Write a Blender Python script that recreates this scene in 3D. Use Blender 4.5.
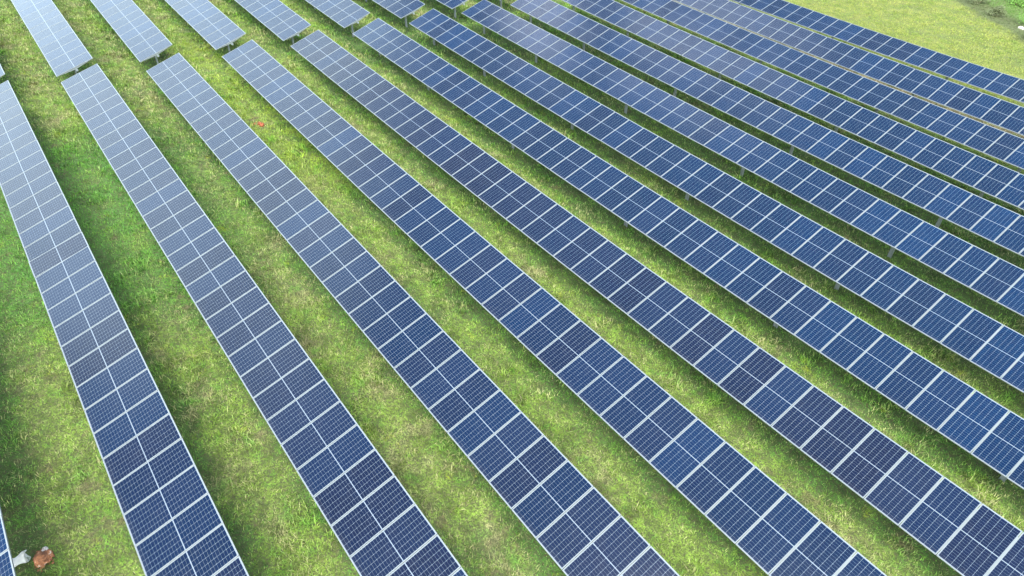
import bpy, bmesh, math, random
import numpy as np
from mathutils import Matrix, Vector, Euler
C = bpy.context.scene
for o in list(bpy.data.objects): bpy.data.objects.remove(o)
col = C.collection
R = math.radians
ZO = 20.0                                   # height added to every fitted z

# ------------------------------------------------------------------ camera
A_, B_, C_ = 0.92543, 0.84563, -0.00065
M = (Matrix.Rotation(A_, 3, 'Z') @ Matrix.Rotation(B_, 3, 'X') @ Matrix.Rotation(C_, 3, 'Z'))
cam = bpy.data.cameras.new('camera'); camo = bpy.data.objects.new('camera', cam); col.objects.link(camo)
camo.matrix_world = Matrix.Translation((0, 0, ZO)) @ M.to_4x4()
F = 699.16
cam.sensor_width = 36; cam.lens = F / 1024 * 36; cam.clip_start = 0.1; cam.clip_end = 3000
C.camera = camo

# ------------------------------------------------------------------ light
SUN_EL = 72
w = bpy.data.worlds.new('World'); C.world = w; w.use_nodes = True
nt = w.node_tree; nt.nodes.clear()
N = nt.nodes.new; L = nt.links.new
out = N('ShaderNodeOutputWorld'); bg = N('ShaderNodeBackground'); bg.inputs['Strength'].default_value = 0.13
sky = N('ShaderNodeTexSky'); sky.sky_type = 'NISHITA'; sky.sun_disc = False
sky.sun_elevation = R(SUN_EL); sky.sun_rotation = R(180); sky.air_density = 1.0; sky.dust_density = 1.6
tc = N('ShaderNodeTexCoord')
mp = N('ShaderNodeMapping'); mp.inputs['Scale'].default_value = (1, 1, 2.2); L(tc.outputs['Generated'], mp.inputs['Vector'])
cn = N('ShaderNodeTexNoise'); cn.inputs['Scale'].default_value = 2.1; cn.inputs['Detail'].default_value = 7; cn.inputs['Roughness'].default_value = .55
L(mp.outputs[0], cn.inputs['Vector'])
# a bright cloud bank low over the -X horizon, thinning overhead
sx = N('ShaderNodeSeparateXYZ'); L(tc.outputs['Generated'], sx.inputs[0])
dt = N('ShaderNodeVectorMath'); dt.operation = 'DOT_PRODUCT'; L(tc.outputs['Generated'], dt.inputs[0])
dt.inputs[1].default_value = Vector((-math.cos(R(20)), -0.05, math.sin(R(20)))).normalized()
bank = N('ShaderNodeMapRange'); bank.inputs['From Min'].default_value = .88; bank.inputs['From Max'].default_value = 1.0
bank.inputs['To Min'].default_value = -.02; bank.inputs['To Max'].default_value = .40; L(dt.outputs['Value'], bank.inputs['Value'])
ad = N('ShaderNodeMath'); ad.operation = 'ADD'; L(cn.outputs[0], ad.inputs[0]); L(bank.outputs[0], ad.inputs[1])
cr = N('ShaderNodeMapRange'); cr.interpolation_type = 'SMOOTHSTEP'
cr.inputs['From Min'].default_value = .56; cr.inputs['From Max'].default_value = .84; L(ad.outputs[0], cr.inputs['Value'])
mx = N('ShaderNodeMix'); mx.data_type = 'RGBA'; L(cr.outputs[0], mx.inputs['Factor'])
L(sky.outputs[0], mx.inputs['A']); mx.inputs['B'].default_value = (17.0, 21.2, 23.6, 1)
# small unseen clouds added where two far rows mirror them as pale sheen
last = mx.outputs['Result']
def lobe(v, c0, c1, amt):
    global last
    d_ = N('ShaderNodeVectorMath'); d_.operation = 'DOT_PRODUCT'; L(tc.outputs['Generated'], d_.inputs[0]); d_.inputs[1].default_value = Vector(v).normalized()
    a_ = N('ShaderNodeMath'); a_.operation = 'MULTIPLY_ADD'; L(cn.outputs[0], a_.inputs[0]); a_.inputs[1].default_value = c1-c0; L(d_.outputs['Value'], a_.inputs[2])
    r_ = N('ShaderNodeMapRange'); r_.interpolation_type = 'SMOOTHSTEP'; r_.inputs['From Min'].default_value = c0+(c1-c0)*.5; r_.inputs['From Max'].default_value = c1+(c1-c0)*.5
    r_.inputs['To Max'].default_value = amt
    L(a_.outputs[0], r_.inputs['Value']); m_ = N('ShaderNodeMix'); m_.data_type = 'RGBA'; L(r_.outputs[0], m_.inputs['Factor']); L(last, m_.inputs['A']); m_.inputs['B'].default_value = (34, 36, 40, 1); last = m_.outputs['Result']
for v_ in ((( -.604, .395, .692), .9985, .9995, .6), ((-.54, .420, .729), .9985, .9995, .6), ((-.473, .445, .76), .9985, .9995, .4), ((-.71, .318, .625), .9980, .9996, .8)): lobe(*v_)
# bright overcast added behind the camera to fill the shade under the tables
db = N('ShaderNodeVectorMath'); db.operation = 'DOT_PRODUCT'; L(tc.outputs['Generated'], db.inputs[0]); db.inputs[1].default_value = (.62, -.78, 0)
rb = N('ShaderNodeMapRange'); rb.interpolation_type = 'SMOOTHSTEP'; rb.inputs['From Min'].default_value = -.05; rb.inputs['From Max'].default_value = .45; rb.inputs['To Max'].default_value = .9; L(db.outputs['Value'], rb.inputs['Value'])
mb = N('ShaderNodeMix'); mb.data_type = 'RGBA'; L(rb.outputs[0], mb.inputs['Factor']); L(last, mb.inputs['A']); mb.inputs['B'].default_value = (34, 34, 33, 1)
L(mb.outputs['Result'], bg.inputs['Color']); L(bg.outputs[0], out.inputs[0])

sl = bpy.data.lights.new('sun', 'SUN'); sl.energy = 1.8; sl.angle = R(45); sl.color = (1, .955, .88)
so = bpy.data.objects.new('sun', sl); col.objects.link(so)
so.rotation_euler = Vector((0.12, -math.cos(R(SUN_EL)), math.sin(R(SUN_EL)))).to_track_quat('Z', 'Y').to_euler()
so.location = (0, -20, 60)
C.view_settings.view_transform = 'Standard'; C.view_settings.look = 'None'
C.view_settings.exposure = 0.68; C.view_settings.gamma = 1; C.view_settings.use_curve_mapping = False

# ------------------------------------------------------------------ helpers
def obj(name, me, mat=None, parent=None, loc=(0, 0, 0), rot=None):
    o = bpy.data.objects.new(name, me); col.objects.link(o)
    if mat is not None and not me.materials: me.materials.append(mat)
    o.parent = parent; o.location = loc
    if rot is not None: o.rotation_euler = rot
    return o
def tag(o, label=None, cat=None, group=None, kind=None):
    if label: o['label'] = label
    if cat: o['category'] = cat
    if group: o['group'] = group
    if kind: o['kind'] = kind
    return o
def add_box(bm, x0, x1, y0, y1, z0, z1):
    v = [bm.verts.new(p) for p in ((x0,y0,z0),(x1,y0,z0),(x1,y1,z0),(x0,y1,z0),(x0,y0,z1),(x1,y0,z1),(x1,y1,z1),(x0,y1,z1))]
    for f in ((0,3,2,1),(4,5,6,7),(0,1,5,4),(1,2,6,5),(2,3,7,6),(3,0,4,7)): bm.faces.new([v[i] for i in f])
def add_tube(bm, p0, p1, r0, r1=None, n=10, caps=True):
    r1 = r0 if r1 is None else r1
    p0 = Vector(p0); p1 = Vector(p1); d = (p1 - p0).normalized()
    a = d.orthogonal().normalized(); b = d.cross(a)
    rings = []
    for p, r in ((p0, r0), (p1, r1)):
        rings.append([bm.verts.new(p + a*r*math.cos(t*2*math.pi/n) + b*r*math.sin(t*2*math.pi/n)) for t in range(n)])
    for i in range(n): bm.faces.new((rings[0][i], rings[0][(i+1)%n], rings[1][(i+1)%n], rings[1][i]))
    if caps: bm.faces.new(rings[0][::-1]); bm.faces.new(rings[1])
def mesh(name, bm, smooth=False):
    me = bpy.data.meshes.new(name); bmesh.ops.recalc_face_normals(bm, faces=bm.faces); bm.to_mesh(me); bm.free()
    if smooth:
        for p in me.polygons: p.use_smooth = True
    return me
def newmat(name):
    m = bpy.data.materials.new(name); m.use_nodes = True
    return m, m.node_tree, m.node_tree.nodes['Principled BSDF']
def math_node(t, op, a=None, b=None, c=None):
    n = t.nodes.new('ShaderNodeMath'); n.operation = op
    for i, v in enumerate((a, b, c)):
        if v is None: continue
        if isinstance(v, (int, float)): n.inputs[i].default_value = v
        else: t.links.new(v, n.inputs[i])
    return n.outputs[0]
def mix(t, f, a, b):
    n = t.nodes.new('ShaderNodeMix'); n.data_type = 'RGBA'
    for k, v in (('Factor', f), ('A', a), ('B', b)):
        if isinstance(v, (int, float)): n.inputs[k].default_value = v
        elif isinstance(v, tuple): n.inputs[k].default_value = (*v, 1)
        else: t.links.new(v, n.inputs[k])
    return n.outputs['Result']
def noise(t, vec, scale, detail=3, rough=.5):
    n = t.nodes.new('ShaderNodeTexNoise'); n.inputs['Scale'].default_value = scale
    n.inputs['Detail'].default_value = detail; n.inputs['Roughness'].default_value = rough
    t.links.new(vec, n.inputs['Vector']); return n.outputs[0]
def ramp(t, v, lo, hi, a=0., b=1.):
    n = t.nodes.new('ShaderNodeMapRange'); n.interpolation_type = 'SMOOTHSTEP'
    for k, q in (('From Min', lo), ('From Max', hi), ('To Min', a), ('To Max', b)): n.inputs[k].default_value = q
    t.links.new(v, n.inputs['Value']); return n.outputs[0]

# ------------------------------------------------------------------ fitted lay-out of the rows
PITCH, Y0, TAU, STEP, XC = 4.0619, -1.2123, 0.2705, 1.0312, -25.0
ROW = {  # dy, z, slope, curvature, tilt offset, x of the near block's far end
 0: (0, -15.12, -.003, .0001, 0, -41.0),
 1: (.01393, -15.5266, -.00265, .00003, -.01016, -41.10),
 2: (-.0103, -15.86816, -.00902, .00023, -.01324, -41.06),
 3: (-.02433, -16.23041, -.00553, .00023, .00782, -40.91),
 4: (.02715, -16.56466, -.00774, .00036, -.00147, -40.93),
 5: (-.01764, -16.88383, -.00646, .00042, .00349, -40.77),
 6: (.02762, -17.08421, -.007, .00029, .00719, -40.80),
 7: (-.009, -17.36971, -.00858, .00037, .00575, -40.69),
 8: (-.01603, -17.57237, -.00907, .00033, -.00245, -40.59),
 9: (.00664, -17.85262, -.00836, .00039, .01568, -40.49),
 10: (-.00063, -18.10625, -.01, .0003, .01056, -40.17),
 11: (.00492, -18.37703, -.00954, .00035, -.00733, -40.55),
 12: (-.0074, -18.67167, -.00457, .0004, .0425, -40.55),
 13: (.00509, -18.88551, .00251, .00063, -.02849, -41.285)}
FAR = {0: (-41.8, .09, -.025, 0, 0), 1: (-41.75, .09, -.025, 0, 0), 2: (-41.666, .086, -.027, .255, -.038), 3: (-42.07, .074, -.032, .276, .033),
 4: (-41.93, .037, -.019, .26, .024), 5: (-41.75, -.009, -.028, .279, -.02), 6: (-41.9, -.001, -.021, .276, .002),
 7: (-41.74, -.024, -.024, .263, .011), 8: (-41.715, -.062, -.018, .27, -.011), 9: (-41.7, -.05, -.018, 0, 0), 10: (-41.7, -.05, -.018, 0, 0)}
def row_y(r): return Y0 + PITCH*(r-1) + ROW[r][0]
def row_z(r, x):
    d = x - XC; return ROW[r][1] + ROW[r][2]*d + ROW[r][3]*d*d + ZO
GP = (-18.7515, -0.138, -1.444, 0.1306, 0.0464, 0.1537, 0.0058, -0.0416)
def zg(x, y):
    x = np.asarray(x, float); y = np.asarray(y, float)
    xc = np.clip(x, -66, 10); yc = np.clip(y, -16, 58)
    u = (xc+25)/20; v = (yc-22)/22
    z = GP[0] + GP[1]*u + GP[2]*v + GP[3]*u*u + GP[4]*u*v + GP[5]*v*v + GP[6]*u**3 + GP[7]*v**3
    far = np.maximum(0, y-58)
    z = z - .03*np.minimum(far, 60)
    return z + ZO + .035*np.sin(x*.9+y*.37)*np.sin(y*.8-x*.23)

# ------------------------------------------------------------------ materials
def turf_group():
    g = bpy.data.node_groups.new('turf_colour', 'ShaderNodeTree')
    g.interface.new_socket('Tint', in_out='INPUT', socket_type='NodeSocketFloat')
    g.interface.new_socket('Color', in_out='OUTPUT', socket_type='NodeSocketColor')
    gi = g.nodes.new('NodeGroupInput'); go = g.nodes.new('NodeGroupOutput')
    geo = g.nodes.new('ShaderNodeNewGeometry'); P = geo.outputs['Position']
    s = g.nodes.new('ShaderNodeSeparateXYZ'); g.links.new(P, s.inputs[0]); X, Y = s.outputs[0], s.outputs[1]
    n1 = noise(g, P, .28, 4, .6); n2 = noise(g, P, 1.3, 4, .65); n3 = noise(g, P, 5.5, 3, .6)
    tint = gi.outputs['Tint']
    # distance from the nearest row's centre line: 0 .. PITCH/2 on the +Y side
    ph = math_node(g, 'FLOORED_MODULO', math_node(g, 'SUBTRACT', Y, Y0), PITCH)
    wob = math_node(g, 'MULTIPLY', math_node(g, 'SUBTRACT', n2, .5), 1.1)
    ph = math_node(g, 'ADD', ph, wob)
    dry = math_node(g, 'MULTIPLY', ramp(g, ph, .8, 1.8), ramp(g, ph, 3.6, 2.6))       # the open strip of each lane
    east = ramp(g, Y, 4, 16)
    lush = (.058, .175, .026); green = (.105, .26, .037); lime = (.215, .345, .045); straw = (.35, .325, .17); earth = (.17, .125, .07)
    c = mix(g, ramp(g, math_node(g, 'ADD', n2, math_node(g, 'MULTIPLY', tint, .35)), .42, .78), lush, green)
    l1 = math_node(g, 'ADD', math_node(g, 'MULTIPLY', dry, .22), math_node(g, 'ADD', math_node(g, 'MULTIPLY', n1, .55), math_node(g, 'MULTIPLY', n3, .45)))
    l1 = math_node(g, 'ADD', l1, math_node(g, 'MULTIPLY', east, .05))
    l1 = math_node(g, 'ADD', l1, math_node(g, 'MULTIPLY', tint, .12))
    vivid = math_node(g, 'MULTIPLY', math_node(g, 'MULTIPLY', ramp(g, Y, 7, 2), ramp(g, X, -20, -27)), ramp(g, X, -40, -34))
    l1 = math_node(g, 'SUBTRACT', l1, math_node(g, 'MULTIPLY', vivid, .16))
    c = mix(g, ramp(g, l1, .50, .80), c, lime)
    s1 = math_node(g, 'ADD', math_node(g, 'MULTIPLY', noise(g, P, .62, 5, .7), .8), math_node(g, 'MULTIPLY', tint, .22))
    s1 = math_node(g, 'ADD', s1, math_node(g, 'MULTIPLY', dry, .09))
    s1 = math_node(g, 'SUBTRACT', s1, math_node(g, 'MULTIPLY', vivid, .12))
    c = mix(g, math_node(g, 'MULTIPLY', ramp(g, s1, .50, .68), .85), c, straw)
    r11 = math_node(g, 'MULTIPLY', ramp(g, Y, 42.7, 43.1), ramp(g, Y, 46.0, 45.6))     # dry track between two far rows
    c = mix(g, math_node(g, 'MULTIPLY', r11, .8), c, (.52, .42, .28))
    hs = g.nodes.new('ShaderNodeHueSaturation'); g.links.new(c, hs.inputs['Color'])
    g.links.new(ramp(g, noise(g, P, 2.2, 5, .75), .32, .68, .52, 1.40), hs.inputs['Value']); c = hs.outputs[0]
    c = mix(g, math_node(g, 'MULTIPLY', vivid, ramp(g, n2, .38, .6, .15, .65)), c, (.09, .29, .045))
    gold = math_node(g, 'MULTIPLY', math_node(g, 'MULTIPLY', ramp(g, Y, 8.2, 9.2), ramp(g, Y, 11.2, 10.4)), math_node(g, 'MULTIPLY', ramp(g, X, -24, -29), ramp(g, X, -52, -44)))
    c = mix(g, math_node(g, 'MULTIPLY', gold, ramp(g, n2, .38, .62, .05, .75)), c, (.31, .44, .035))
    # small tussocks of fresher grass and worn brownish spots
    tus = ramp(g, math_node(g, 'ADD', noise(g, P, 1.9, 5, .7), math_node(g, 'MULTIPLY', tint, .08)), .56, .66)
    c = mix(g, math_node(g, 'MULTIPLY', tus, .65), c, (.13, .34, .035))
    wp = g.nodes.new('ShaderNodeVectorMath'); wp.operation = 'ADD'; g.links.new(P, wp.inputs[0]); wp.inputs[1].default_value = (31, 17, 5)
    brn = ramp(g, noise(g, wp.outputs[0], 1.15, 6, .72), .57, .68)
    c = mix(g, math_node(g, 'MULTIPLY', brn, .75), c, (.19, .155, .085))
    wp2 = g.nodes.new('ShaderNodeVectorMath'); wp2.operation = 'ADD'; g.links.new(P, wp2.inputs[0]); wp2.inputs[1].default_value = (3, 71, 9)
    yel = ramp(g, noise(g, wp2.outputs[0], .9, 6, .75), .60, .70)
    c = mix(g, math_node(g, 'MULTIPLY', yel, .7), c, (.42, .52, .03))
    # the mown field beyond the last row
    fld = ramp(g, math_node(g, 'ADD', Y, math_node(g, 'MULTIPLY', n2, .8)), 49.0, 50.2)
    fc = mix(g, ramp(g, math_node(g, 'ADD', n2, math_node(g, 'MULTIPLY', tint, .2)), .3, .75), (.155, .25, .03), (.28, .32, .07))
    fc = mix(g, ramp(g, noise(g, P, .45, 5, .7), .52, .70), fc, (.16, .23, .05))
    c = mix(g, fld, c, fc)
    # weedy strip and ditch past the field: signed distance from a line in plan
    dl = math_node(g, 'ADD', math_node(g, 'MULTIPLY', X, .51), math_node(g, 'MULTIPLY', Y, .86))
    dl = math_node(g, 'ADD', math_node(g, 'SUBTRACT', dl, 43.9), math_node(g, 'MULTIPLY', math_node(g, 'SUBTRACT', n1, .5), 2.5))
    c = mix(g, ramp(g, dl, -.5, .6), c, (.10, .14, .05))
    c = mix(g, ramp(g, dl, 1.8, 3.2), c, (.11, .22, .04))
    g.links.new(c, go.inputs['Color'])
    return g
TG = turf_group()
def turf_mat(name, blades):
    m, t, b = newmat(name)
    gn = t.nodes.new('ShaderNodeGroup'); gn.node_tree = TG
    geo = t.nodes.new('ShaderNodeNewGeometry')
    if blades:
        at = t.nodes.new('ShaderNodeAttribute'); at.attribute_name = 'tint'
        t.links.new(at.outputs['Fac'], gn.inputs['Tint'])
        hs = t.nodes.new('ShaderNodeHueSaturation'); t.links.new(gn.outputs[0], hs.inputs['Color'])
        t.links.new(math_node(t, 'ADD', math_node(t, 'MULTIPLY', at.outputs['Fac'], .8), .82), hs.inputs['Value'])
        c = hs.outputs[0]; b.inputs['Roughness'].default_value = .6
        t.links.new(c, b.inputs['Base Color'])
        tr = t.nodes.new('ShaderNodeBsdfTranslucent'); t.links.new(c, tr.inputs['Color'])
        ms = t.nodes.new('ShaderNodeMixShader'); ms.inputs[0].default_value = .35
        t.links.new(b.outputs[0], ms.inputs[1]); t.links.new(tr.outputs[0], ms.inputs[2])
        t.links.new(ms.outputs[0], t.nodes['Material Output'].inputs['Surface'])
    else:
        gn.inputs['Tint'].default_value = .0
        f = noise(t, geo.outputs['Position'], 14, 5, .75); f2 = noise(t, geo.outputs['Position'], 3.0, 4, .7)
        c = mix(t, ramp(t, f, .38, .66), (.075, .085, .035), gn.outputs[0])
        c = mix(t, math_node(t, 'MULTIPLY', ramp(t, f2, .55, .75), .55), c, (.16, .12, .065))
        t.links.new(c, b.inputs['Base Color']); b.inputs['Roughness'].default_value = .95
        bp = t.nodes.new('ShaderNodeBump'); bp.inputs['Strength'].default_value = .7; bp.inputs['Distance'].default_value = .08
        t.links.new(f, bp.inputs['Height']); t.links.new(bp.outputs[0], b.inputs['Normal'])
    return m
MG = turf_mat('turf_ground', False); MB = turf_mat('grass_blades', True)

def cell_mat():
    m, t, b = newmat('solar_cells')
    tcn = t.nodes.new('ShaderNodeTexCoord'); s = t.nodes.new('ShaderNodeSeparateXYZ'); t.links.new(tcn.outputs['Object'], s.inputs[0])
    px, py = .1605, .0795
    ax = math_node(t, 'ABSOLUTE', s.outputs[0]); ay = math_node(t, 'SUBTRACT', math_node(t, 'ABSOLUTE', s.outputs[1]), .011)
    dx = math_node(t, 'PINGPONG', s.outputs[0], px/2); dy = math_node(t, 'PINGPONG', math_node(t, 'ABSOLUTE', ay), py/2)
    k = math_node(t, 'MULTIPLY', math_node(t, 'GREATER_THAN', dx, .0026), math_node(t, 'GREATER_THAN', dy, .0012))
    k = math_node(t, 'MULTIPLY', k, math_node(t, 'LESS_THAN', ax, px*3))
    k = math_node(t, 'MULTIPLY', k, math_node(t, 'GREATER_THAN', ay, 0.0))
    k = math_node(t, 'MULTIPLY', k, math_node(t, 'LESS_THAN', ay, py*12))
    # chamfered cell corners (full-cell corners, every second row)
    dy2 = math_node(t, 'PINGPONG', math_node(t, 'ABSOLUTE', ay), py)
    k = math_node(t, 'MULTIPLY', k, math_node(t, 'GREATER_THAN', math_node(t, 'ADD', dx, dy2), .011))
    bus = math_node(t, 'LESS_THAN', math_node(t, 'PINGPONG', math_node(t, 'ADD', s.outputs[0], px/12), px/12), .0008)
    oi = t.nodes.new('ShaderNodeObjectInfo'); rn = oi.outputs['Random']
    r2 = math_node(t, 'FRACT', math_node(t, 'MULTIPLY', rn, 7.31))
    # single cells differ a little within a module
    cid = t.nodes.new('ShaderNodeCombineXYZ')
    t.links.new(math_node(t, 'FLOOR', math_node(t, 'DIVIDE', s.outputs[0], px)), cid.inputs[0])
    t.links.new(math_node(t, 'FLOOR', math_node(t, 'DIVIDE', s.outputs[1], py*2)), cid.inputs[1]); t.links.new(math_node(t, 'MULTIPLY', rn, 97.), cid.inputs[2])
    wn = t.nodes.new('ShaderNodeTexWhiteNoise'); t.links.new(cid.outputs[0], wn.inputs['Vector'])
    blue = mix(t, r2, (.001, .012, .040), (.0015, .019, .064))
    purp = mix(t, r2, (.0045, .0085, .026), (.007, .012, .032))
    sc_ = t.nodes.new('ShaderNodeSeparateColor'); t.links.new(oi.outputs['Color'], sc_.inputs[0])      # batch of modules: red channel of the object's colour
    cc = mix(t, ramp(t, math_node(t, 'ADD', math_node(t, 'MULTIPLY', rn, .32), sc_.outputs[0]), .15, 1.0), blue, purp)
    cc = mix(t, math_node(t, 'MULTIPLY', wn.outputs['Value'], .30), cc, (.004, .012, .042))
    cc = mix(t, math_node(t, 'MULTIPLY', bus, .05), cc, (.30, .34, .40))
    c = mix(t, k, (.17, .215, .27), cc)
    # thin film of dust, thicker towards the lower edge
    dn = noise(t, tcn.outputs['Object'], 2.3, 5, .65)
    low = ramp(t, s.outputs[1], -.80, -1.0)
    du = math_node(t, 'ADD', math_node(t, 'MULTIPLY', ramp(t, dn, .5, .85), .022), math_node(t, 'MULTIPLY', low, .02))
    c = mix(t, du, c, (.40, .38, .34))
    t.links.new(c, b.inputs['Base Color'])
    b.inputs['Roughness'].default_value = .16; b.inputs['IOR'].default_value = 1.30
    t.links.new(math_node(t, 'ADD', math_node(t, 'MULTIPLY', dn, .14), .08), b.inputs['Roughness'])
    return m
MC = cell_mat()
def metal(name, colr, rough=.42, met=.55, var=.25):
    m, t, b = newmat(name)
    geo = t.nodes.new('ShaderNodeNewGeometry'); f = noise(t, geo.outputs['Position'], 9, 4, .6)
    c = mix(t, f, tuple(v*(1-var) for v in colr), colr)
    t.links.new(c, b.inputs['Base Color']); b.inputs['Roughness'].default_value = rough; b.inputs['Metallic'].default_value = met
    return m
MF = metal('anodised_frame', (.20, .235, .25), .5, .1, .15)
MS = metal('galvanised_steel', (.29, .35, .37), .5, .25, .25)
MK = metal('dark_bearing', (.03, .03, .035), .5, .2, .2)

# ------------------------------------------------------------------ ground
def grid_ground():
    def axis(a, b, fine0, fine1, st, big):
        v = list(np.arange(fine0, fine1+.01, st)); e = fine1; s = st
        while e < b: s = min(s*1.35, big); e += s; v.append(e)
        e = fine0; s = st
        while e > a: s = min(s*1.35, big); e -= s; v.insert(0, e)
        return np.array(v)
    xs = axis(-1500, 1200, -66, 10, .5, 90); ys = axis(-1200, 1500, -16, 80, .5, 90)
    X, Y = np.meshgrid(xs, ys, indexing='ij'); Z = zg(X, Y)
    n, m_ = X.shape; v = np.stack([X.ravel(), Y.ravel(), Z.ravel()], 1)
    i = np.arange(n-1)[:, None]*m_ + np.arange(m_-1)[None, :]; i = i.ravel()
    q = np.stack([i, i+m_, i+m_+1, i+1], 1)
    me = bpy.data.meshes.new('ground'); me.from_pydata(v.tolist(), [], q.tolist())
    me.polygons.foreach_set('use_smooth', [True]*len(me.polygons))
    o = obj('ground', me, MG); tag(o, 'grassy solar farm ground sloping gently down to the right', 'ground', kind='structure')
grid_ground()

# ------------------------------------------------------------------ solar tables
def panel_mesh():
    bm = bmesh.new(); add_box(bm, -.498, .498, -.988, .988, -.030, -.004); return mesh('solar_panel', bm)
def frame_mesh():
    bm = bmesh.new(); hw, hl, t, te = .508, 1.000, .0195, .020
    add_box(bm, -hw, -hw+t, -hl, hl, -.038, 0); add_box(bm, hw-t, hw, -hl, hl, -.038, 0)
    add_box(bm, -hw+t, hw-t, -hl, -hl+te, -.038, 0); add_box(bm, -hw+t, hw-t, hl-te, hl, -.038, 0)
    return mesh('frame', bm)
def rail_mesh():
    bm = bmesh.new()                                     # hat channel, tapered at both tips
    for s in (-1, 1):
        v = [bm.verts.new(p) for p in ((-.03, 0, -.130), (.03, 0, -.130), (.03, s*.80, -.062), (-.03, s*.80, -.062),
                                       (-.03, 0, -.042), (.03, 0, -.042), (.03, s*.80, -.042), (-.03, s*.80, -.042))]
        for f in ((0,1,2,3),(4,5,6,7),(0,4,7,3),(1,5,6,2),(3,2,6,7)): bm.faces.new([v[i] for i in f])
    return mesh('rail', bm)
def post_mesh(h):
    bm = bmesh.new()                                     # H-section pile
    add_box(bm, -.080, -.072, -.040, .040, -h-.35, 0); add_box(bm, .072, .080, -.040, .040, -h-.35, 0)
    add_box(bm, -.072, .072, -.004, .004, -h-.35, 0)
    return mesh('post', bm)
def bearing_mesh():
    bm = bmesh.new(); add_tube(bm, (-.04, 0, 0), (.04, 0, 0), .105, n=16); add_box(bm, -.05, .05, -.07, .07, -.15, -.02)
    return mesh('bearing', bm)
def motor_mesh():
    bm = bmesh.new(); add_box(bm, -.07, .07, -.06, .06, -.18, -.06); add_tube(bm, (-.02, .06, -.1), (-.02, .24, -.1), .04); return mesh('junction_box', bm)
PM, FM, RM, BM_ = panel_mesh(), frame_mesh(), rail_mesh(), bearing_mesh()
for me, m in ((PM, MC), (FM, MF), (RM, MS), (BM_, MK)): me.materials.append(m)
POST = {}
rng = random.Random(5)
def solar_table(r, xs, n, zf, tau, y, sgn, posts, label, group, odd=(), batch=.2):
    """n modules from xs in direction sgn along X; zf(x) gives the height of the table's centre line."""
    base_x = xs + sgn*n*STEP/2; gz = float(zg(base_x, y))
    t = bpy.data.objects.new('solar_table', None); col.objects.link(t); t.location = (base_x, y, gz)
    t.empty_display_size = .5
    tag(t, label, 'solar table', group)
    drift = 0.0
    for k in range(n):
        x = xs + sgn*(k+.5)*STEP; sl = (zf(x+.5)-zf(x-.5))
        drift = .85*drift + rng.gauss(0, .0024)
        rx = tau + drift + rng.gauss(0, .0022); ry = -math.atan(sl) + rng.gauss(0, .0028)
        if k in odd: rx -= .02; ry += .025
        p = obj('solar_panel', PM, None, t, (x-base_x, 0, zf(x)-gz), (rx, ry, 0))
        p.color = (.9 if k in odd else batch, 0, 0, 1)
        obj('frame', FM, None, p)
    for k in range(n+1):
        inset = .06*sgn if k == 0 else (-.06*sgn if k == n else 0)
        x = xs + sgn*k*STEP + inset; sl = (zf(x+.5)-zf(x-.5))
        obj('rail', RM, None, t, (x-base_x, 0, zf(x)-gz), (tau, -math.atan(sl), 0))
    # torque tube follows the centre line
    bm = bmesh.new(); off = Vector((0, math.sin(tau), -math.cos(tau)))*.185
    pts = [Vector((xs+sgn*k*STEP*n/12-base_x, 0, zf(xs+sgn*k*STEP*n/12)-gz)) + off for k in range(13)]
    rings = []
    for p in pts: rings.append([bm.verts.new(p + Vector((0, .062*math.cos(a*math.pi/6), .062*math.sin(a*math.pi/6)))) for a in range(12)])
    for a, b in zip(rings, rings[1:]):
        for i in range(12): bm.faces.new((a[i], a[(i+1)%12], b[(i+1)%12], b[i]))
    bm.faces.new(rings[0]); bm.faces.new(rings[-1])
    obj('torque_tube', mesh('torque_tube', bm, False), MS, t)
    for x in posts:
        top = zf(x) + off.z - .08; g = float(zg(x, y)); h = round(top - g, 1) + .05
        if h not in POST: POST[h] = post_mesh(h)
        po = obj('post', POST[h], MS, t, (x-base_x, off.y, top-gz))
        obj('bearing', BM_, None, t, (x-base_x, off.y, zf(x)+off.z-gz))
    return t

ORD = ['first', 'second', 'third', 'fourth', 'fifth', 'sixth', 'seventh', 'eighth', 'ninth', 'tenth', 'eleventh', 'twelfth', 'thirteenth', 'fourteenth']
NEARLAB = {
 0: 'row of solar panels cut off in the bottom left corner, beside the broken white pipe',
 1: 'leftmost long solar table, pale at its far end with one dark panel',
 2: 'second long solar table from the left edge, pale grey blue at its far end',
 3: 'third long solar table from the left, just left of the red soil heap',
 4: 'fourth long solar table from the left, just right of the red soil heap',
 5: 'fifth long solar table from the left, running into the bottom right corner',
 6: 'sixth long solar table from the left, first to leave by the right edge',
 7: 'seventh long solar table from the left, second to leave by the right edge',
 8: 'eighth long solar table from the left, its far end corner touching the top edge',
 9: 'ninth long solar table from the left, with a bright cloud reflection near the top',
 10: 'fourth long solar table counted back from the open mown field',
 11: 'third long solar table counted back from the open mown field',
 12: 'second long solar table counted back from the open mown field, pale near the top',
 13: 'outermost long solar table at upper right, bordering the open mown field',
}
NP = {0: 31, 1: 33, 2: 36, 3: 38, 4: 41, 5: 46, 6: 48, 7: 48, 8: 48, 9: 47, 10: 44, 11: 41, 12: 40, 13: 38}
posts_x = [-39.38, -33.62, -25.37, -17.05, -9.0, -.66, 7.4]
for r in range(14):
    d = ROW[r]; end = d[5] + NP[r]*STEP
    solar_table(r, d[5], NP[r], (lambda x, r=r: row_z(r, x)), TAU+d[4], row_y(r), 1,
                [p for p in posts_x if p < end-.3], NEARLAB[r], 'long solar tables laid out in parallel rows', odd=(15,) if r == 1 else (), batch={1: .5, 2: .5, 3: .45, 4: .4, 5: .55, 6: .2}.get(r, .12))
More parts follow.
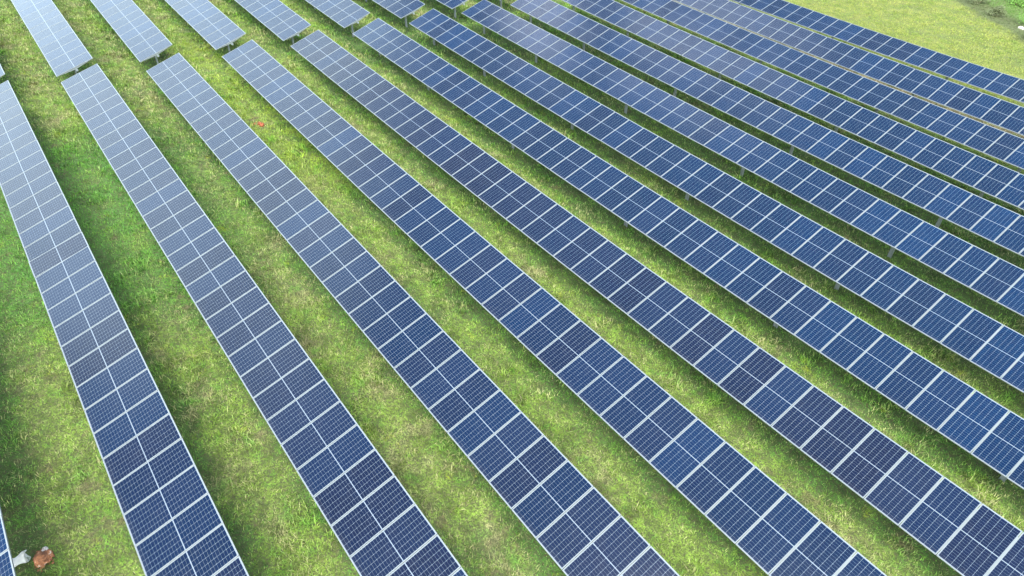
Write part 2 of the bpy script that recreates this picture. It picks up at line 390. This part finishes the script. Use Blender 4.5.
FARLAB = {
 1: 'corner of a pale far solar table at the left edge near the top',
 2: 'leftmost far solar table in the top left corner, reflecting pale sky',
 3: 'second far solar table from the left, pale with its steel post showing',
 4: 'third far solar table from the left at the top edge',
 5: 'fourth far solar table from the left at the top edge',
 6: 'fifth far solar table from the left at the top edge',
 7: 'sixth far solar table from the left, only its end below the top edge',
 8: 'small triangular end of the seventh far solar table at the top edge',
 9: 'eighth far solar table at the top edge, only its post in view',
}
for r in range(1, 10):
    xe, dz, sl, tau, dy = FAR[r]; tau = tau or TAU
    z0 = row_z(r, -41.5) + dz; 
    solar_table(r, xe, 18, (lambda x, z0=z0, sl=sl, xe=xe: z0 + sl*(x-xe) + .0004*(x-xe)**2*0), tau, row_y(r)+dy, -1,
                [-42.97, -48.8, -57.0], FARLAB[r], 'far solar tables beyond the cross lane')

# ------------------------------------------------------------------ grass blades
def grass():
    rg = np.random.default_rng(3)
    Mi = np.array(M)                                    # camera to world
    def sample(dens, x0, x1, y0, y1): 
        n = int(dens*(x1-x0)*(y1-y0)); return rg.uniform(x0, x1, n), rg.uniform(y0, y1, n)
    x, y = sample(560, -64, 10, -13, 74)
    z = zg(x, y)
    p = np.stack([x, y, z-ZO], 1) @ Mi
    dist = -p[:, 2]; px = 512 + F*p[:, 0]/dist; py = 288 - F*p[:, 1]/dist
    mg = F*1.5/dist + 20
    keep = (dist > 2) & (px > -mg) & (px < 1024+mg) & (py > -mg) & (py < 576+mg)
    ph = np.mod(y-Y0, PITCH); under = ((ph < .55) | (ph > PITCH-.35)) & (y < 49)
    keep &= ~(under & (rg.random(len(x)) < .35))
    keep &= rg.random(len(x)) < np.clip(24./dist, .25, 1)**1.3
    # clumpy density
    vg = rg.random((400, 500)).astype(float)
    def vn(s, o):
        a = (x+80)*s+o; b = (y+30)*s+o*1.7; i = a.astype(int); j = b.astype(int); u = a-i; v = b-j; u = u*u*(3-2*u); v = v*v*(3-2*v)
        q = lambda i, j: vg[i % 400, j % 500]
        return (q(i, j)*(1-u)+q(i+1, j)*u)*(1-v)+(q(i, j+1)*(1-u)+q(i+1, j+1)*u)*v
    cl = .35*vn(.9, 3)+.35*vn(2.3, 17)+.3*vn(5.1, 41); cl = np.clip((cl-.5)*2.0+.5, 0, 1)
    keep &= rg.random(len(x)) < .45+.55*cl
    x, y, z, dist, cl = x[keep], y[keep], z[keep], dist[keep], cl[keep]; n = len(x)
    sc = np.clip(dist/24, .8, 2.2)
    field = y > 49.6
    weed = np.clip((vn(1.4, 77)*.6+vn(3.3, 5)*.4-.60)*7, 0, 1)*(y < 50)
    h = rg.uniform(.035, .125, n)*(.7+.5*cl)*(1+1.3*weed*rg.random(n))*np.where(field, .7, 1)*sc**.35; wd = rg.uniform(.005, .010, n)*(1+.5*weed)*sc*1.15
    # local lean fields give matted, combed patches
    ang = rg.uniform(0, 2*np.pi, n); lean = rg.uniform(.35, 1.5, n)
    dx, dy = np.cos(ang), np.sin(ang); sxv, syv = -dy*wd, dx*wd
    V = np.empty((n, 5, 3)); b = np.stack([x, y, z-.01], 1)
    side = np.stack([sxv, syv, np.zeros(n)], 1)
    mid = b + np.stack([dx*h*lean*.35, dy*h*lean*.35, h*.62], 1); tip = b + np.stack([dx*h*lean, dy*h*lean, h*np.clip(1.05-lean*.25, .4, 1)], 1)
    V[:, 0] = b-side; V[:, 1] = b+side; V[:, 2] = mid-side*.8; V[:, 3] = mid+side*.8; V[:, 4] = tip
    base = np.arange(n)[:, None]*5
    tri = np.concatenate([base+[0, 1, 3], base+[0, 3, 2], base+[2, 3, 4]], 1).ravel().astype(np.int32)
    me = bpy.data.meshes.new('grass'); me.vertices.add(n*5); me.vertices.foreach_set('co', V.ravel())
    me.loops.add(len(tri)); me.loops.foreach_set('vertex_index', tri)
    me.polygons.add(n*3); me.polygons.foreach_set('loop_start', np.arange(n*3, dtype=np.int32)*3); 
    me.update(calc_edges=True)
    at = me.attributes.new('tint', 'FLOAT', 'POINT'); at.data.foreach_set('value', np.repeat(np.where(field, .3+.3*rg.random(n), rg.random(n)**1.3), 5).astype(np.float32))
    o = obj('grass', me, MB); tag(o, 'tangled short green and yellow grass between and under the solar tables', 'grass', kind='stuff')
    print('blades', n)
grass()

# ------------------------------------------------------------------ small things
def lump(name, loc, rx, ry, rz, mat, seed, rough=.35, sub=4, parent=None):
    rn = np.random.default_rng(seed); bm = bmesh.new(); bmesh.ops.create_icosphere(bm, subdivisions=sub, radius=1)
    ks = rn.normal(0, 1, (14, 3))*np.linspace(1.2, 7, 14)[:, None]; ph = rn.uniform(0, 6.28, 14)
    for v in bm.verts:
        s = sum(math.sin(float(k @ np.array(v.co)) + q)/(1.4+i*.55) for i, (k, q) in enumerate(zip(ks, ph)))
        v.co *= 1 + rough*s*.32
        v.co.x *= rx; v.co.y *= ry; v.co.z *= rz
        if v.co.z < -.04: v.co.z = -.04
    me = mesh(name, bm, False)
    return obj(name, me, mat, parent, loc)
def soil_mat(name, a, b_, c_, sc=9):
    m, t, b = newmat(name); tcn = t.nodes.new('ShaderNodeTexCoord'); f = noise(t, tcn.outputs['Object'], sc, 6, .75); g = noise(t, tcn.outputs['Object'], sc*.6+3, 3, .6)
    c = mix(t, ramp(t, f, .35, .65), a, b_); c = mix(t, ramp(t, g, .62, .70), c, c_)
    t.links.new(c, b.inputs['Base Color']); b.inputs['Roughness'].default_value = .95
    bp = t.nodes.new('ShaderNodeBump'); bp.inputs['Distance'].default_value = .03; t.links.new(f, bp.inputs['Height']); t.links.new(bp.outputs[0], b.inputs['Normal'])
    return m
def heap(name, loc, rx, ry, rz, mat, seed, n=60, cs=.05):
    rn = np.random.default_rng(seed); bm = bmesh.new()
    for i in range(n):
        a_ = rn.uniform(0, 6.283); q = rn.random()**.6*(1+.25*math.sin(3*a_+seed)); q *= 1.25 if i % 6 == 0 else 1; big = max(.45, 1.7-1.1*q)
        c = Vector((rx*q*math.cos(a_), ry*q*math.sin(a_), max(0, rz*(1-q**1.4))*rn.uniform(.6, 1)))
        s0 = cs*big*rn.uniform(.55, 1.5); ret = bmesh.ops.create_icosphere(bm, subdivisions=2, radius=1)
        k1 = Vector(rn.normal(0, 2.4, 3)); k2 = Vector(rn.normal(0, 5, 3)); sc = Vector((rn.uniform(.7, 1.4), rn.uniform(.7, 1.4), rn.uniform(.5, 1)))
        for v in ret['verts']:
            f = 1 + .22*math.sin(k1.dot(v.co)) + .13*math.sin(k2.dot(v.co)+1)
            v.co = Vector((v.co.x*sc.x, v.co.y*sc.y, v.co.z*sc.z))*f*s0 + c
    return obj(name, mesh(name, bm, True), mat, None, loc)
MSO = soil_mat('red_brown_soil', (.17, .075, .04), (.46, .21, .10), (.70, .60, .52), 8)
MRE = soil_mat('red_earth', (.26, .10, .05), (.50, .13, .06), (.22, .26, .08), 12)
MWH, t_, b_ = newmat('white_plastic'); b_.inputs['Base Color'].default_value = (.72, .77, .78, 1); b_.inputs['Roughness'].default_value = .5
f_ = noise(t_, t_.nodes.new('ShaderNodeTexCoord').outputs['Object'], 7, 4, .6); t_.links.new(mix(t_, ramp(t_, f_, .4, .7), (.88, .92, .92), (.74, .79, .79)), b_.inputs['Base Color'])
MST = soil_mat('pale_stone', (.50, .48, .45), (.72, .70, .66), (.35, .33, .3), 5)

def on_ground(px, py, z=None):
    """point of the ground seen at that place in the photograph (used once, to read off real positions)"""
    v = M @ Vector(((px-512)/F, -(py-288)/F, -1)); k = 15.
    for _ in range(30):
        q = v*k; k = (float(zg(q.x, q.y))-ZO)/v.z
    return v*k
q1 = Vector((-14.37, -4.62, 0)); 
a = on_ground(14, 566); b = on_ground(29, 559); s_ = on_ground(44, 559)
# broken pipe: lies on the grass, torn flared mouth against the soil
bm = bmesh.new(); d = (b-a).normalized(); ax = Vector((d.x, d.y, 0)).normalized(); sd = Vector((-ax.y, ax.x, 0)); up = Vector((0, 0, 1)); rn = random.Random(2)
Lp = (b-a).length + .55; nseg, nr = 12, 20; rings = []
for i in range(nseg+1):
    u = i/nseg; rad = .105 + .012*math.sin(u*22) + (.05*max(0, (u-.72)/.28)**1.5)
    ring = []
    for j in range(nr):
        t = j*2*math.pi/nr; jag = (rn.uniform(-.05, .05) if i == nseg else 0)
        ring.append(bm.verts.new(ax*(u*Lp-.55+jag) + sd*rad*math.cos(t)*1.05 + up*(rad*math.sin(t)*.9+.115)))
    rings.append(ring)
for r0, r1 in zip(rings, rings[1:]):
    for j in range(nr): bm.faces.new((r0[j], r0[(j+1)%nr], r1[(j+1)%nr], r1[j]))
inner = bmesh.ops.solidify(bm, geom=bm.faces[:], thickness=.008)
pipe = obj('broken_pipe', mesh('broken_pipe', bm, True), MWH, None, (a.x, a.y, float(zg(a.x, a.y))))
tag(pipe, 'white plastic pipe with torn flared end lying against a brown soil heap', 'pipe')
so_ = heap('soil_heap', (s_.x, s_.y, float(zg(s_.x, s_.y))+.01), .27, .22, .15, MSO, 4, 150, .046)
tag(so_, 'rusty brown heap of dug soil at the mouth of the white pipe, bottom left', 'soil heap')
st = on_ground(46, 552)
stn = heap('stone', (st.x-.01, st.y, float(zg(st.x, st.y))+.08), .09, .06, .05, MST, 9, 9, .045)
tag(stn, 'pale stony clod on top of the rusty brown soil heap', 'stone')
e = on_ground(261, 125)
rh = heap('soil_heap', (e.x, e.y, float(zg(e.x, e.y))+.01), .27, .16, .07, MRE, 12, 38, .038)
tag(rh, 'small bright red earth heap in the grass between third and fourth tables', 'soil heap')
e2 = on_ground(255, 124)
bs = heap('soil_patch', (e2.x, e2.y, float(zg(e2.x, e2.y))+.0), .20, .34, .02, MRE, 15, 34, .024); tag(bs, 'thin trail of scattered red earth beside the small red heap', 'soil')

# weeds and bushes past the field
def leaf_mat(name, a, b_):
    m, t, b = newmat(name); geo = t.nodes.new('ShaderNodeNewGeometry'); f = noise(t, geo.outputs['Position'], 2.2, 4, .7)
    rn_ = geo.outputs['Random Per Island']
    c = mix(t, math_node(t, 'ADD', math_node(t, 'MULTIPLY', f, .5), math_node(t, 'MULTIPLY', rn_, .5)), a, b_)
    t.links.new(c, b.inputs['Base Color']); b.inputs['Roughness'].default_value = .55; return m
ML1 = leaf_mat('weed_leaves', (.05, .14, .018), (.17, .36, .05)); ML2 = leaf_mat('dull_leaves', (.05, .08, .03), (.14, .17, .07))
MT = metal('stem_bark', (.13, .10, .06), .9, 0, .4)
def bush(x, y, rad, h, mat, label, group, seed):
    rn = np.random.default_rng(seed); z0 = float(zg(x, y))
    t = bpy.data.objects.new('bush', None); col.objects.link(t); t.location = (x, y, z0); tag(t, label, 'bush', group)
    bm = bmesh.new(); cl = [(rn.uniform(-.6, .6)*rad, rn.uniform(-.6, .6)*rad, rn.uniform(.3, .85)*h, rn.uniform(.3, .5)*rad) for _ in range(9)]
    for i in range(1500):
        c = cl[rn.integers(9)]; dv = rn.normal(0, 1, 3); dv /= np.linalg.norm(dv); q = Vector(c[:3]) + Vector(dv)*c[3]*rn.uniform(.45, 1.05)
        if q.z < .02: continue
        u = Vector(rn.normal(0, 1, 3)).normalized(); v = u.orthogonal().normalized(); ln = rn.uniform(.06, .13); 
        bm.faces.new([bm.verts.new(q), bm.verts.new(q+u*ln*.5+v*ln*.28), bm.verts.new(q+u*ln), bm.verts.new(q+u*ln*.5-v*ln*.28)])
    obj('foliage', mesh('foliage', bm), mat, t)
    bm = bmesh.new()
    for c in cl: add_tube(bm, (c[0]*.15, c[1]*.15, -.05), c[:3], .025, .008, 6)
    obj('stem', mesh('stem', bm), MT, t)
for i in range(9):       # dull hedge line along the ditch
    u = -36.5 + i*3.0 + .5*math.sin(i*2.3); v = (43.9-.51*u)/.86 + 1.4 + .5*math.sin(i*5.1)
    bush(u, v, .8+.25*math.sin(i*3.7), .75+.2*math.sin(i*1.9), ML2,
         'low dull green bush along the ditch at top right, %s from the left' % ORD[i], 'dull bushes along the ditch', 50+i)
for i in range(10):
    u = -36 + i*2.7 + .7*math.sin(i*4.3); v = (43.9-.51*u)/.86 + 4.6 + 1.3*math.sin(i*2.9)
    bush(u, v, 1.2+.3*math.sin(i*2.1), .9+.25*math.sin(i*3.3), ML1,
         'bright green leafy weed bush behind the ditch, %s from the left' % ORD[i], 'bright weeds behind the ditch', 80+i)
wq = on_ground(1021, 29)
bl = lump('boulder', (wq.x, wq.y, float(zg(wq.x, wq.y))+.05), .26, .15, .16, MST, 21, .5); tag(bl, 'whitish boulder at the right edge near the top corner, in the ditch', 'boulder')
